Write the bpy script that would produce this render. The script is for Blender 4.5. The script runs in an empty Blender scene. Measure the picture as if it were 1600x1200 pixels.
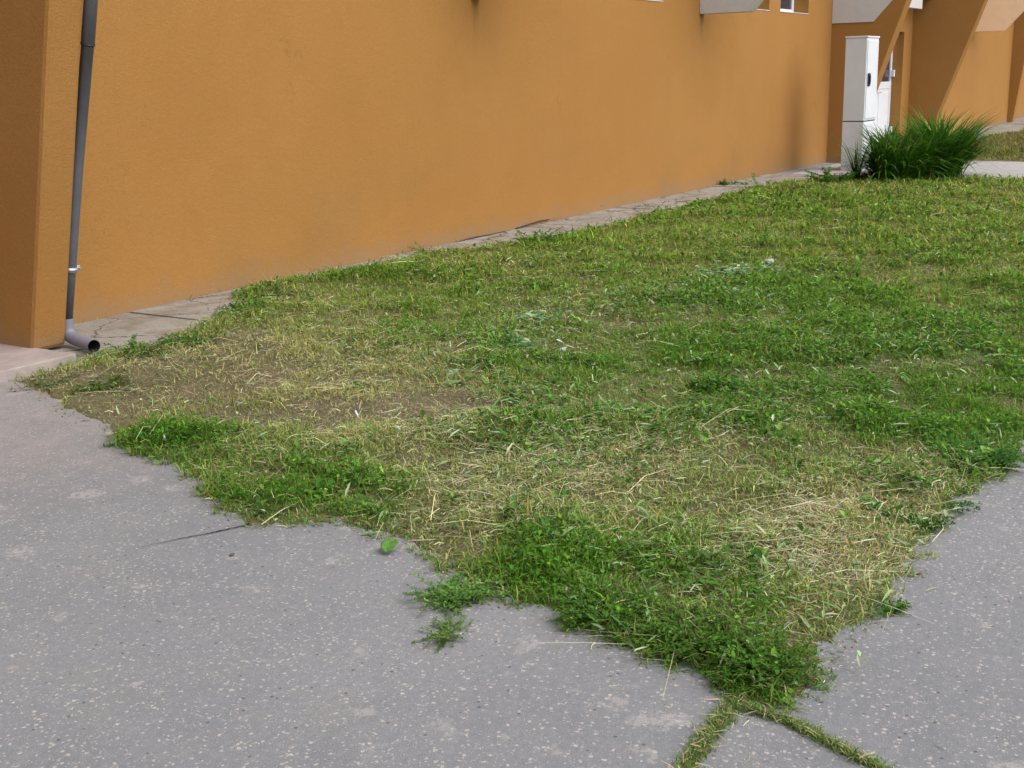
import bpy, bmesh, math, random
import numpy as np
from mathutils import Vector, Matrix
random.seed(7)
rng = np.random.default_rng(11)
scn = bpy.context.scene
COL = scn.collection

# ------------------------------------------------------------------ camera
CAM_H = 1.55
_c = np.array([800., 600.])
_a = np.array([2043., 90.]) - _c          # vanishing point of the wall direction (x)
_b = np.array([-2340., 190.]) - _c        # vanishing point of the inward direction (y)
FPX = float(np.sqrt(-_a @ _b))
_X = np.array([_a[0], -_a[1], -FPX]); _X /= np.linalg.norm(_X)
_Y = np.array([_b[0], -_b[1], -FPX]); _Y /= np.linalg.norm(_Y)
_Z = np.cross(_X, _Y)
MW = np.array([_X, _Y, _Z])
def ray(px, py): return MW @ np.array([px - 800., 600. - py, -FPX])
def G(px, py, z=0.0):
    r = ray(px, py); t = (z - CAM_H) / r[2]
    return np.array([0, 0, CAM_H]) + t * r
def AX(px, py, x0):
    r = ray(px, py); return np.array([0, 0, CAM_H]) + x0 / r[0] * r
cd = bpy.data.cameras.new('camera'); cam = bpy.data.objects.new('camera', cd); COL.objects.link(cam)
m4 = Matrix.Identity(4)
for i in range(3):
    for j in range(3): m4[i][j] = MW[i][j]
m4[2][3] = CAM_H
cam.matrix_world = m4
cd.sensor_width = 36; cd.lens = 36 * FPX / 1600; cd.clip_start = 0.05; cd.clip_end = 3000
scn.camera = cam

# ------------------------------------------------------------------ sky, sun, exposure
SUN_EL, SUN_AZ = math.radians(52), math.radians(181)     # azimuth: clockwise from +y
w = bpy.data.worlds.new('World'); scn.world = w; w.use_nodes = True
nt = w.node_tree; nt.nodes.clear()
sky = nt.nodes.new('ShaderNodeTexSky'); sky.sky_type = 'NISHITA'; sky.sun_disc = False
sky.sun_elevation = SUN_EL; sky.sun_rotation = SUN_AZ; sky.dust_density = 4.0; sky.air_density = 1.0; sky.ozone_density = 1.0
hs = nt.nodes.new('ShaderNodeHueSaturation'); hs.inputs['Saturation'].default_value = 0.45
bg = nt.nodes.new('ShaderNodeBackground'); bg.inputs['Strength'].default_value = 0.15
wo = nt.nodes.new('ShaderNodeOutputWorld')
nt.links.new(sky.outputs[0], hs.inputs['Color']); nt.links.new(hs.outputs[0], bg.inputs[0]); nt.links.new(bg.outputs[0], wo.inputs[0])
sd = bpy.data.lights.new('sun', 'SUN'); sd.energy = 0.62; sd.angle = math.radians(80); sd.color = (1.0, 0.95, 0.88)
so = bpy.data.objects.new('sun', sd); COL.objects.link(so)
_sd = Vector((math.sin(SUN_AZ) * math.cos(SUN_EL), math.cos(SUN_AZ) * math.cos(SUN_EL), math.sin(SUN_EL)))
so.rotation_euler = _sd.to_track_quat('Z', 'Y').to_euler(); so.location = (0, -10, 20)
scn.view_settings.view_transform = 'Standard'; scn.view_settings.look = 'None'
scn.view_settings.exposure = 0.88; scn.view_settings.gamma = 1.0
scn.cycles.use_denoising = True

# ------------------------------------------------------------------ materials
class NT:
    def __init__(s, name):
        s.m = bpy.data.materials.new(name); s.m.use_nodes = True
        s.t = s.m.node_tree; s.t.nodes.clear()
        s.out = s.n('ShaderNodeOutputMaterial'); s.b = s.n('ShaderNodeBsdfPrincipled')
        s.l(s.b.outputs[0], s.out.inputs['Surface'])
        s.pos = s.n('ShaderNodeNewGeometry').outputs['Position']
    def n(s, t): return s.t.nodes.new(t)
    def l(s, a, b): s.t.links.new(a, b)
    def put(s, v, inp):
        if hasattr(v, 'is_output'): s.l(v, inp)
        else: inp.default_value = v
    def scale(s, v, sc):
        k = s.n('ShaderNodeVectorMath'); k.operation = 'MULTIPLY'; s.l(v, k.inputs[0]); k.inputs[1].default_value = sc; return k.outputs[0]
    def noise(s, scale, detail=4, rough=.6, vec=None, dist=0, color=False):
        k = s.n('ShaderNodeTexNoise'); s.l(vec or s.pos, k.inputs['Vector']); k.inputs['Scale'].default_value = scale
        k.inputs['Detail'].default_value = detail; k.inputs['Roughness'].default_value = rough; k.inputs['Distortion'].default_value = dist
        return k.outputs['Color' if color else 'Fac']
    def voro(s, scale, vec=None, feature='F1', rand=1.0):
        k = s.n('ShaderNodeTexVoronoi'); k.feature = feature; s.l(vec or s.pos, k.inputs['Vector']); k.inputs['Scale'].default_value = scale
        k.inputs['Randomness'].default_value = rand
        return k.outputs
    def mapr(s, v, a, b, c=0., d=1., smooth=False):
        k = s.n('ShaderNodeMapRange'); s.l(v, k.inputs[0]); k.clamp = True
        if smooth: k.interpolation_type = 'SMOOTHSTEP'
        for i, q in enumerate((a, b, c, d)): k.inputs[1 + i].default_value = q
        return k.outputs[0]
    def math(s, op, a, b=0.):
        k = s.n('ShaderNodeMath'); k.operation = op; s.put(a, k.inputs[0]); s.put(b, k.inputs[1]); return k.outputs[0]
    def mix(s, f, a, b, mode='MIX'):
        k = s.n('ShaderNodeMix'); k.data_type = 'RGBA'; k.blend_type = mode
        s.put(f, k.inputs[0])
        for v, i in ((a, 6), (b, 7)):
            s.put(v if hasattr(v, 'is_output') else (*v, 1) if len(v) == 3 else v, k.inputs[i])
        return k.outputs[2]
    def bump(s, h, strength, dist=.01):
        k = s.n('ShaderNodeBump'); k.inputs['Strength'].default_value = strength; k.inputs['Distance'].default_value = dist
        s.l(h, k.inputs['Height']); s.l(k.outputs[0], s.b.inputs['Normal'])
    def fin(s, col, rough=.8, spec=.3, metal=0.):
        s.put(col if hasattr(col, 'is_output') else (*col, 1), s.b.inputs['Base Color'])
        s.put(rough, s.b.inputs['Roughness']); s.b.inputs['Specular IOR Level'].default_value = spec
        s.b.inputs['Metallic'].default_value = metal
        return s.m

def mat_plaster(name, c0, c1):
    q = NT(name)
    big = q.noise(.55, 3, .55); mid = q.noise(3.5, 5, .65)
    col = q.mix(q.mapr(big, .3, .7), c0, c1)
    col = q.mix(q.mapr(mid, .35, .75, 0, .22), col, tuple(k * .8 for k in c0))
    streak = q.noise(1.0, 4, .6, q.scale(q.pos, (6.0, 6.0, .35)))
    col = q.mix(q.mapr(streak, .55, .8, 0, .10), col, tuple(k * .72 for k in c0))
    fine = q.noise(105, 3, .75)
    col = q.mix(q.mapr(fine, .36, .68, 0, .42), col, tuple(k * .7 for k in c0))
    grime = q.noise(.9, 4, .6, q.scale(q.pos, (.8, 1, 1.3)))
    sp0 = q.n('ShaderNodeSeparateXYZ'); q.l(q.pos, sp0.inputs[0])
    low = q.mapr(sp0.outputs[2], .1, 1.0, 1, 0)
    col = q.mix(q.math('MULTIPLY', low, q.mapr(grime, .48, .68, 0, .38)), col, (.215, .140, .060))
    ck = q.n('ShaderNodeTexVoronoi'); ck.feature = 'DISTANCE_TO_EDGE'; ck.inputs['Scale'].default_value = .42
    wv = q.n('ShaderNodeVectorMath'); wv.operation = 'ADD'; q.l(q.pos, wv.inputs[0]); q.l(q.scale(q.noise(1.6, 5, .7, color=True), (1.4, 0, 1.4)), wv.inputs[1]); q.l(wv.outputs[0], ck.inputs['Vector'])
    col = q.mix(q.math('MULTIPLY', q.mapr(ck.outputs['Distance'], .0006, .0022, .35, 0), q.mapr(q.noise(.7, 2), .5, .6)), col, (.14, .075, .03))
    spots = q.voro(2.2)['Distance']
    col = q.mix(q.mapr(spots, .012, .02, .55, 0), col, (.2, .11, .05))
    # splashed dirt just over the ground
    sep = q.n('ShaderNodeSeparateXYZ'); q.l(q.pos, sep.inputs[0])
    hz = q.math('ADD', sep.outputs[2], q.math('MULTIPLY', q.noise(5, 5, .7), -.35))
    col = q.mix(q.mapr(hz, -.16, .04, .45, 0, True), col, (.22, .165, .105))
    col = q.mix(q.math('MULTIPLY', q.mapr(hz, -.10, .22, 1, 0), q.mapr(q.noise(38, 3, .7), .58, .66, 0, .5)), col, (.20, .145, .09))
    q.bump(q.math('ADD', q.noise(105, 3, .75), q.math('MULTIPLY', q.noise(30, 2, .5), .5)), .6, .007)
    return q.fin(col, .9, .15)
M = {}
M['plaster'] = mat_plaster('ochre_plaster', (.322, .157, .043), (.352, .178, .052))
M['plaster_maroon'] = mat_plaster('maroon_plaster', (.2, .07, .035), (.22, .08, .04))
def mat_plain(name, c, rough=.6, spec=.35, metal=0., var=.12, sc=6., bump=0.):
    q = NT(name)
    col = q.mix(q.mapr(q.noise(sc, 5, .65), .3, .7), tuple(k * (1 - var) for k in c), tuple(min(1, k * (1 + var * .5)) for k in c))
    col = q.mix(q.mapr(q.noise(sc * 9, 4, .7), .5, .8, 0, .25), col, tuple(k * (1 - var * 2) for k in c))
    if bump: q.bump(q.noise(90, 3, .6), bump, .004)
    return q.fin(col, rough, spec, metal)
M['white_panel'] = mat_plain('whitewashed_panel', (.50, .49, .47), .8, .2, var=.08, bump=.2)
M['peach_panel'] = mat_plain('peach_panel', (.90, .66, .44), .8, .2, var=.06, bump=.2)
M['white_pvc'] = mat_plain('white_plastic', (.66, .69, .73), .35, .4, var=.03)
M['cabinet'] = mat_plain('white_cabinet_paint', (.58, .60, .62), .5, .4, var=.06, sc=3)
M['black'] = mat_plain('black_plastic', (.015, .016, .03), .45, .4)
M['pipe'] = mat_plain('grey_plastic_pipe', (.105, .106, .122), .42, .45, var=.15, sc=8)
M['pipe_light'] = mat_plain('pale_grey_plastic_pipe', (.19, .19, .225), .45, .4, var=.15, sc=10)
M['pipe_inside'] = mat_plain('dark_pipe_bore', (.02, .02, .025), .7, .2)
M['steel'] = mat_plain('zinc_steel', (.62, .62, .64), .35, .5, .9, var=.2, sc=20)
M['glass'] = mat_plain('window_glass', (.03, .035, .05), .08, .6, var=.02)
M['pink_concrete'] = mat_plain('pinkish_concrete', (.31, .262, .242), .9, .2, var=.2, sc=7, bump=.4)

def mat_asphalt():
    q = NT('worn_asphalt')
    col = q.mix(q.mapr(q.noise(.8, 5, .6), .35, .68), (.190, .200, .209), (.248, .254, .260))
    col = q.mix(q.mapr(q.noise(8, 7, .8), .42, .7, 0, .7), col, (.265, .258, .255))
    col = q.mix(q.mapr(q.noise(45, 4, .75), .35, .7, 0, .5), col, (.14, .145, .158))
    # pale exposed aggregate: sizes and density vary over the surface
    wv = q.n('ShaderNodeVectorMath'); wv.operation = 'ADD'; q.l(q.pos, wv.inputs[0])
    q.l(q.scale(q.noise(95, 3, .6, color=True), (.016, .016, .016)), wv.inputs[1])
    dens = q.mapr(q.noise(2.3, 3, .6), .32, .68)
    for scl, lim, keep, c, f in ((72, .30, .54, (.60, .53, .46), .66), (130, .32, .52, (.46, .42, .38), .6), (46, .19, .70, (.62, .54, .47), .68)):
        v = q.voro(scl, wv.outputs[0])
        sepc = q.n('ShaderNodeSeparateColor'); q.l(v['Color'], sepc.inputs[0])
        on = q.math('GREATER_THAN', q.math('ADD', sepc.outputs[0], q.math('MULTIPLY', dens, .22)), keep + .18)
        size = q.math('MULTIPLY', sepc.outputs[1], lim)
        inside = q.math('LESS_THAN', v['Distance'], q.math('ADD', size, lim * .35))
        tint = q.mix(sepc.outputs[2], c, tuple(k * .72 for k in c))
        col = q.mix(q.math('MULTIPLY', q.math('MULTIPLY', on, inside), f), col, tint)
    v = q.voro(45, q.scale(q.pos, (1., 1., 1.)))
    sepd = q.n('ShaderNodeSeparateColor'); q.l(v['Color'], sepd.inputs[0])
    col = q.mix(q.math('MULTIPLY', q.math('MULTIPLY', q.math('GREATER_THAN', sepd.outputs[0], .93), q.math('LESS_THAN', v['Distance'], .22)), .7), col, (.06, .06, .07))
    # flaked pale mortar stains
    wv2 = q.n('ShaderNodeVectorMath'); wv2.operation = 'ADD'; q.l(q.pos, wv2.inputs[0])
    q.l(q.scale(q.noise(9, 4, .7, color=True), (.22, .22, 0)), wv2.inputs[1])
    v2 = q.voro(4.2, wv2.outputs[0]); s2 = q.n('ShaderNodeSeparateColor'); q.l(v2['Color'], s2.inputs[0])
    st = q.math('MULTIPLY', q.math('GREATER_THAN', s2.outputs[0], .66), q.mapr(v2['Distance'], .15, .25, .45, 0))
    col = q.mix(q.math('MULTIPLY', st, q.mapr(q.noise(40, 3, .7), .4, .55)), col, (.46, .425, .40))
    v3 = q.voro(11, wv2.outputs[0]); s3 = q.n('ShaderNodeSeparateColor'); q.l(v3['Color'], s3.inputs[0])
    st3 = q.math('MULTIPLY', q.math('GREATER_THAN', s3.outputs[0], .86), q.mapr(v3['Distance'], .12, .28, .4, 0))
    col = q.mix(st3, col, (.44, .40, .37))
    dv = q.n('ShaderNodeVectorMath'); dv.operation = 'DISTANCE'; q.l(q.pos, dv.inputs[0]); dv.inputs[1].default_value = (3.3, 5.3, 0)
    dust = q.math('MULTIPLY', q.mapr(dv.outputs['Value'], .3, 1.9, 1, 0, True), q.mapr(q.noise(3.6, 7, .78), .35, .62, .1, .7))
    col = q.mix(dust, col, (.315, .270, .248))
    col = q.mix(q.mapr(q.noise(1.7, 6, .75), .58, .72, 0, .35), col, (.245, .225, .20))
    col = q.mix(q.mapr(q.noise(3.3, 7, .8, q.scale(q.pos, (1, 1.6, 1))), .60, .72, 0, .4), col, (.12, .122, .13))
    h = q.math('ADD', q.noise(220, 3, .7), q.math('MULTIPLY', q.noise(40, 4, .7), .7))
    q.bump(h, .85, .006)
    return q.fin(col, .92, .2)
M['asphalt'] = mat_asphalt()
def mat_concrete(name, a, b):
    q = NT(name)
    col = q.mix(q.mapr(q.noise(1.6, 6, .65), .32, .7), a, b)
    col = q.mix(q.mapr(q.noise(14, 6, .75), .45, .75, 0, .6), col, tuple(k * .62 for k in a))
    col = q.mix(q.mapr(q.noise(80, 3, .7), .5, .75, 0, .4), col, tuple(min(1, k * 1.3) for k in b))
    q.bump(q.noise(60, 5, .7), .5, .008)
    return q.fin(col, .92, .2)
def mat_apron():
    q = NT('dirty_broken_concrete')
    col = q.mix(q.mapr(q.noise(1.6, 6, .65), .32, .7), (.235, .215, .185), (.32, .30, .27))
    col = q.mix(q.mapr(q.noise(2.4, 6, .75), .48, .60, 0, .75), col, (.185, .150, .105))
    col = q.mix(q.mapr(q.noise(17, 6, .8), .5, .72, 0, .7), col, (.13, .115, .085))
    ck = q.n('ShaderNodeTexVoronoi'); ck.feature = 'DISTANCE_TO_EDGE'; ck.inputs['Scale'].default_value = 1.7
    wv = q.n('ShaderNodeVectorMath'); wv.operation = 'ADD'; q.l(q.pos, wv.inputs[0]); q.l(q.scale(q.noise(5, 4, .7, color=True), (.25, .25, 0)), wv.inputs[1]); q.l(wv.outputs[0], ck.inputs['Vector'])
    line = q.mapr(ck.outputs['Distance'], .004, .016, 1, 0)
    col = q.mix(q.math('MULTIPLY', line, .8), col, (.05, .045, .03))
    q.bump(q.math('SUBTRACT', q.noise(40, 6, .75), line), .6, .012)
    return q.fin(col, .95, .15)
M['apron'] = mat_apron()
M['path'] = mat_concrete('path_concrete', (.30, .29, .285), (.36, .345, .335))
def mat_soil():
    q = NT('dry_soil')
    col = q.mix(q.mapr(q.noise(3, 6, .7), .3, .7), (.165, .135, .082), (.25, .208, .135))
    col = q.mix(q.mapr(q.noise(1.1, 4, .6), .45, .65, 0, .6), col, (.125, .140, .045))
    col = q.mix(q.mapr(q.noise(48, 6, .85), .45, .66, 0, .85), col, (.085, .066, .040))
    col = q.mix(q.mapr(q.noise(130, 3, .8), .58, .75, 0, .55), col, (.34, .29, .21))
    q.bump(q.math('ADD', q.noise(26, 6, .8), q.math('MULTIPLY', q.noise(110, 4, .8), .4)), .9, .03)
    return q.fin(col, 1., .1)
M['soil'] = mat_soil()
def mat_ground():
    q = NT('rough_ground')
    col = q.mix(q.mapr(q.noise(.4, 6, .7), .35, .65), (.10, .115, .04), (.17, .14, .09))
    col = q.mix(q.mapr(q.noise(9, 6, .8), .4, .7, 0, .6), col, (.06, .075, .025))
    q.bump(q.noise(20, 6, .8), .8, .04)
    return q.fin(col, 1., .1)
M['ground'] = mat_ground()
def mat_attr(name, rough=.65, spec=.25, trans=.25):
    q = NT(name)
    at = q.n('ShaderNodeAttribute'); at.attribute_name = 'tint'
    m = q.fin(at.outputs['Color'], rough, spec)
    if trans:
        tr = q.n('ShaderNodeBsdfTranslucent'); q.l(at.outputs['Color'], tr.inputs[0])
        mx = q.n('ShaderNodeMixShader'); mx.inputs[0].default_value = trans
        q.l(q.b.outputs[0], mx.inputs[1]); q.l(tr.outputs[0], mx.inputs[2]); q.l(mx.outputs[0], q.out.inputs['Surface'])
    return m
M['leaf'] = mat_attr('leaf_tissue', .7, .10, .30)
M['straw'] = mat_attr('dry_straw', .8, .10, .12)
M['bark'] = mat_plain('bark', (.10, .075, .05), .95, .1, var=.4, sc=12, bump=.6)

# ------------------------------------------------------------------ object helpers
def tag(o, label=None, cat=None, group=None, kind=None):
    if label: o['label'] = label
    if cat: o['category'] = cat
    if group: o['group'] = group
    if kind: o['kind'] = kind
    return o
def empty(name, loc=(0, 0, 0)):
    o = bpy.data.objects.new(name, None); COL.objects.link(o); o.location = loc; o.empty_display_size = .1
    return o
def link(name, me, mat, parent=None):
    o = bpy.data.objects.new(name, me); COL.objects.link(o)
    if mat: me.materials.append(mat)
    if parent:
        o.parent = parent
        # vertices are given in world coordinates: keep them there
        p = parent; off = Vector((0, 0, 0))
        while p: off += p.location; p = p.parent
        me.transform(Matrix.Translation(-off))
    return o
def bm_obj(name, bm, mat, parent=None, smooth=False):
    bmesh.ops.recalc_face_normals(bm, faces=bm.faces)
    me = bpy.data.meshes.new(name); bm.to_mesh(me); bm.free()
    if smooth: me.polygons.foreach_set('use_smooth', [len(p.vertices) < 5 for p in me.polygons])
    return link(name, me, mat, parent)
def box(bm, x0, x1, y0, y1, z0, z1, bev=0):
    vs = [bm.verts.new((x, y, z)) for x in (x0, x1) for y in (y0, y1) for z in (z0, z1)]
    fs = [bm.faces.new([vs[i] for i in f]) for f in ((0, 1, 3, 2), (4, 6, 7, 5), (0, 4, 5, 1), (2, 3, 7, 6), (0, 2, 6, 4), (1, 5, 7, 3))]
    if bev:
        es = {e for f in fs for e in f.edges}
        bmesh.ops.bevel(bm, geom=list(es), offset=bev, segments=2, affect='EDGES', profile=.5)
def prism_x(bm, yz, x0, x1, bev=0):
    """extrude a y-z outline along x"""
    a = [bm.verts.new((x0, y, z)) for y, z in yz]; b = [bm.verts.new((x1, y, z)) for y, z in yz]
    n = len(yz); fs = [bm.faces.new(a), bm.faces.new(b[::-1])]
    for i in range(n): fs.append(bm.faces.new((a[i], b[i], b[(i + 1) % n], a[(i + 1) % n])))
    if bev:
        es = {e for f in fs for e in f.edges}
        bmesh.ops.bevel(bm, geom=list(es), offset=bev, segments=2, affect='EDGES', profile=.5)
def tube(bm, pts, radii, seg=20, cap=True):
    pts = [Vector(p) for p in pts]; rings = []
    up = None
    for i, p in enumerate(pts):
        t = (pts[min(i + 1, len(pts) - 1)] - pts[max(i - 1, 0)]).normalized()
        if up is None: up = t.orthogonal().normalized()
        up = (up - t * up.dot(t)).normalized(); s = t.cross(up)
        r = radii[i] if hasattr(radii, '__len__') else radii
        rings.append([bm.verts.new(p + (up * math.cos(k) + s * math.sin(k)) * r) for k in [2 * math.pi * j / seg for j in range(seg)]])
    for a, b in zip(rings, rings[1:]):
        for j in range(seg): bm.faces.new((a[j], a[(j + 1) % seg], b[(j + 1) % seg], b[j]))
    if cap: bm.faces.new(rings[0][::-1]); bm.faces.new(rings[-1])
def np_mesh(name, V, F, C, mat, parent=None):
    """V (N,K,3): N copies of a K-vertex shape; F: list of index tuples of one shape; C (N,3) or (N,K,3) tint"""
    N, K, _ = V.shape
    me = bpy.data.meshes.new(name)
    L = np.array([i for f in F for i in f]); tot = np.array([len(f) for f in F])
    me.vertices.add(N * K); me.vertices.foreach_set('co', V.reshape(-1).astype(np.float32))
    loops = (np.arange(N)[:, None] * K + L[None]).reshape(-1)
    me.loops.add(len(loops)); me.loops.foreach_set('vertex_index', loops.astype(np.int32))
    tots = np.tile(tot, N); st = np.concatenate([[0], np.cumsum(tots)[:-1]])
    me.polygons.add(len(tots)); me.polygons.foreach_set('loop_start', st.astype(np.int32))
    at = me.attributes.new('tint', 'FLOAT_COLOR', 'POINT')
    if C.ndim == 2: C = np.repeat(C[:, None, :], K, 1)
    rgba = np.concatenate([C, np.ones((N, K, 1))], 2).astype(np.float32)
    at.data.foreach_set('color', rgba.reshape(-1))
    me.update(calc_edges=True); me.validate()
    return link(name, me, mat, parent)

# ------------------------------------------------------------------ ground, paving, lawn shape
W = 6.74                                   # the wall stands on y = W
LAWN = np.array([(4.05, 5.72), (3.95, 5.35), (3.80, 5.0), (3.70, 4.6), (3.52, 4.28), (3.44, 4.05), (3.42, 3.8), (3.25, 3.5), (3.12, 3.24), (3.02, 3.05),
    (3.10, 2.93), (3.22, 2.80), (3.19, 2.64), (3.16, 2.43), (3.09, 2.2), (2.93, 2.02), (2.93, 1.75), (2.85, 1.47), (2.80, 1.22), (2.74, 1.06),
    (2.70, .98), (2.78, .91), (3.14, .96), (3.4, .90), (3.67, .93), (4.1, .94), (4.57, .93), (4.9, .83), (5.4, .84), (6.2, .93), (8, .9), (11, .95), (14.5, .9), (17.8, .93),
    (17.85, 3.0), (18.05, 4.2), (18.2, 5.2), (17.4, 5.72), (16.4, 5.95), (15.4, 6.02), (13.3, 6.02), (11.5, 5.95), (10.1, 6.02), (9.2, 6.36), (8.2, 6.67), (7.5, 6.66), (6.85, 6.70),
    (6.5, 6.55), (6.2, 6.15), (5.5, 5.90), (5.12, 5.82), (4.75, 5.80), (4.5, 5.80), (4.3, 5.78)])
LAWN2 = np.array([(21.5, .93), (30, .93), (46, .93), (46, 6.0), (37, 6.2), (33, 5.7), (31, 5.45), (29, 5.8), (27.3, 5.6), (24, 5.4), (21.6, 5.2)])
def sdf(P, poly):
    """signed distance, positive inside"""
    d = np.full(len(P), 1e9); ins = np.zeros(len(P), bool)
    for a, b in zip(poly, np.roll(poly, -1, 0)):
        e = b - a; t = np.clip(((P - a) @ e) / (e @ e), 0, 1)
        d = np.minimum(d, np.hypot(*(P - a - t[:, None] * e).T))
        c = ((a[1] > P[:, 1]) != (b[1] > P[:, 1])) & (P[:, 0] < (b[0] - a[0]) * (P[:, 1] - a[1]) / (b[1] - a[1] + 1e-12) + a[0])
        ins ^= c
    return np.where(ins, d, -d)
_ph = rng.uniform(0, 6.28, (24,)); _kx = rng.normal(0, 1, (24, 2)); _kx /= np.linalg.norm(_kx, axis=1)[:, None]
_kf = np.geomspace(1.2, 38, 24)
def fbm(P, lo=0, hi=24, p=.6):
    s = np.zeros(len(P)); tot = 0
    for i in range(lo, hi):
        a = _kf[i] ** -p; tot += a * a
        s += a * np.sin(P @ (_kx[i] * _kf[i]) + _ph[i] + .8 * np.sin(P @ (_kx[(i * 7) % 24] * _kf[i] * .6)))
    return s / math.sqrt(tot / 2)
def soil_z(P):
    d = sdf(P, LAWN)
    e = np.clip((d + .03) / .28, 0, 1); e = e * e * (3 - 2 * e)
    e0 = np.clip((d + .016 * fbm(P * 4.3, 10, 24, .3) + .04) / .05, 0, 1)
    return np.maximum(-.022 + e0 * .028 + e * (.022 + .012 * fbm(P, 4, 22)), np.where(d > .03, .005 + .002 * fbm(P, 14, 24), -.022))
def sheet(name, mat, x0, x1, y0, y1, step, zf, keep=None, parent=None):
    nx, ny = int((x1 - x0) / step) + 1, int((y1 - y0) / step) + 1
    xs, ys = np.linspace(x0, x1, nx), np.linspace(y0, y1, ny)
    P = np.stack(np.meshgrid(xs, ys, indexing='ij'), -1).reshape(-1, 2)
    z = zf(P)
    i = np.arange(nx * ny).reshape(nx, ny)
    F = np.stack([i[:-1, :-1], i[1:, :-1], i[1:, 1:], i[:-1, 1:]], -1).reshape(-1, 4)
    if keep is not None: F = F[keep(P)[F].any(1)]
    used, inv = np.unique(F, return_inverse=True); F = inv.reshape(-1, 4)
    me = bpy.data.meshes.new(name)
    me.from_pydata(np.column_stack([P, z])[used].tolist(), [], F.tolist())
    me.polygons.foreach_set('use_smooth', [True] * len(me.polygons))
    return link(name, me, mat, parent)

bm = bmesh.new(); bmesh.ops.create_grid(bm, x_segments=2, y_segments=2, size=1200)
for v in bm.verts: v.co.z = -.06
tag(bm_obj('ground', bm, M['ground']), kind='structure')
# asphalt paving under everything near the camera
tag(sheet('pavement', M['asphalt'], -12, 60, -14, 7.4, .2, lambda P: np.zeros(len(P))), kind='structure')
tag(sheet('lawn_soil', M['soil'], 2.4, 18.4, .6, 6.8, .028, soil_z, lambda P: sdf(P, LAWN) > -.09), kind='structure')
tag(sheet('far_lawn_soil', M['soil'], 21.2, 46.2, .7, 6.4, .2, lambda P: -.03 + np.clip((sdf(P, LAWN2) + .1) / .4, 0, 1) * .06, lambda P: sdf(P, LAWN2) > -.1), kind='structure')
# concrete apron strips along the wall, cracked into slabs
def apron(name, xs, yfront, y1, zt):
    bm = bmesh.new()
    for (a, b) in zip(xs, xs[1:]):
        g = .006; ya, yb = yfront(a), yfront(b); t = zt + random.uniform(-.006, .006)
        vs = [(a + g, ya), (b - g, yb), (b - g + random.uniform(-.02, .0), y1), (a + g, y1)]
        lo = [bm.verts.new((x, y, -.05)) for x, y in vs]; hi = [bm.verts.new((x, y, t)) for x, y in vs]
        bm.faces.new(hi)
        for i in range(4): bm.faces.new((lo[i], lo[(i + 1) % 4], hi[(i + 1) % 4], hi[i]))
    return tag(bm_obj(name, bm, M['apron']), kind='structure')
apron('concrete_apron', [4.62, 5.7, 6.95, 8.1, 9.62, 11.3, 13.0, 14.4, 15.9, 17.3, 18.05], lambda x: np.interp(x, [5.0, 5.7, 6.5, 8.6, 9.7, 10.2], [5.78, 5.93, 6.62, 6.64, 6.2, 5.93]), W + .05, .018)
apron('far_concrete_apron', [21.7, 23.2, 24.7, 26.2, 27.45, 29.2, 31, 33, 35.2, 38], lambda x: 5.9 if x < 30 else 5.3, 7.55, .018)
bm = bmesh.new()
for a, b in ((1.2, 2.9), (2.92, 4.6), (4.62, 6.4), ):
    box(bm, 18.08, 21.42, a, b, -.05, .022)
tag(bm_obj('entrance_path', bm, M['path']), kind='structure')
# crack in the asphalt: a thin ragged dark wedge
bm = bmesh.new(); prev = None; n = 40
A, B = np.array([2.66, 3.225]), np.array([3.06, 3.03])
for i in range(n + 1):
    t = i / n; p = A + (B - A) * t; nrm = np.array([-(B - A)[1], (B - A)[0]]); nrm /= np.linalg.norm(nrm)
    o = .004 * math.sin(t * 7) + random.uniform(-.003, .003); wd = (.0006 + .005 * t) * random.uniform(.5, 1.3)
    c = p + nrm * o
    cur = [bm.verts.new((*(c + nrm * wd), .004)), bm.verts.new((*(c - nrm * wd), .004))]
    if prev: bm.faces.new((prev[0], cur[0], cur[1], prev[1]))
    prev = cur
tag(bm_obj('pavement_crack', bm, mat_plain('crack_dirt', (.035, .032, .03), 1, .05, var=.3, sc=30)), kind='structure')

# ------------------------------------------------------------------ the building
bld = empty('apartment_building', (12, W, 0))
tag(bld, 'ochre orange rendered building with slanted buttresses and white side panels beside the lawn', 'building')
def wall_mesh(x0, x1, z0, z1, yf, thick, holes, name='wall', mat='plaster'):
    xs = sorted({x0, x1, *[h[0] for h in holes], *[h[1] for h in holes]}); zs = sorted({z0, z1, *[h[2] for h in holes], *[h[3] for h in holes]})
    bm = bmesh.new(); cache = {}
    def V(x, y, z):
        k = (round(x, 4), round(y, 4), round(z, 4))
        if k not in cache: cache[k] = bm.verts.new((x, y, z))
        return cache[k]
    solid = lambda xa, za: not any(h[0] - 1e-6 < xa < h[1] - 1e-6 and h[2] - 1e-6 < za < h[3] - 1e-6 for h in holes)
    for xa, xb in zip(xs, xs[1:]):
        for za, zb in zip(zs, zs[1:]):
            if solid(xa, za):
                for y in (yf, yf + thick): bm.faces.new((V(xa, y, za), V(xb, y, za), V(xb, y, zb), V(xa, y, zb)))
    for h in holes:
        c = [(h[0], h[2]), (h[1], h[2]), (h[1], h[3]), (h[0], h[3])]
        for (xa, za), (xb, zb) in zip(c, c[1:] + c[:1]):
            bm.faces.new((V(xa, yf, za), V(xb, yf, zb), V(xb, yf + thick, zb), V(xa, yf + thick, za)))
    for (xa, za, xb, zb) in ((x0, z0, x0, z1), (x1, z0, x1, z1), (x0, z1, x1, z1)):
        try: bm.faces.new((V(xa, yf, za), V(xb, yf, zb), V(xb, yf + thick, zb), V(xa, yf + thick, za)))
        except ValueError: pass
    return bm_obj(name, bm, M[mat], bld)
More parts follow.
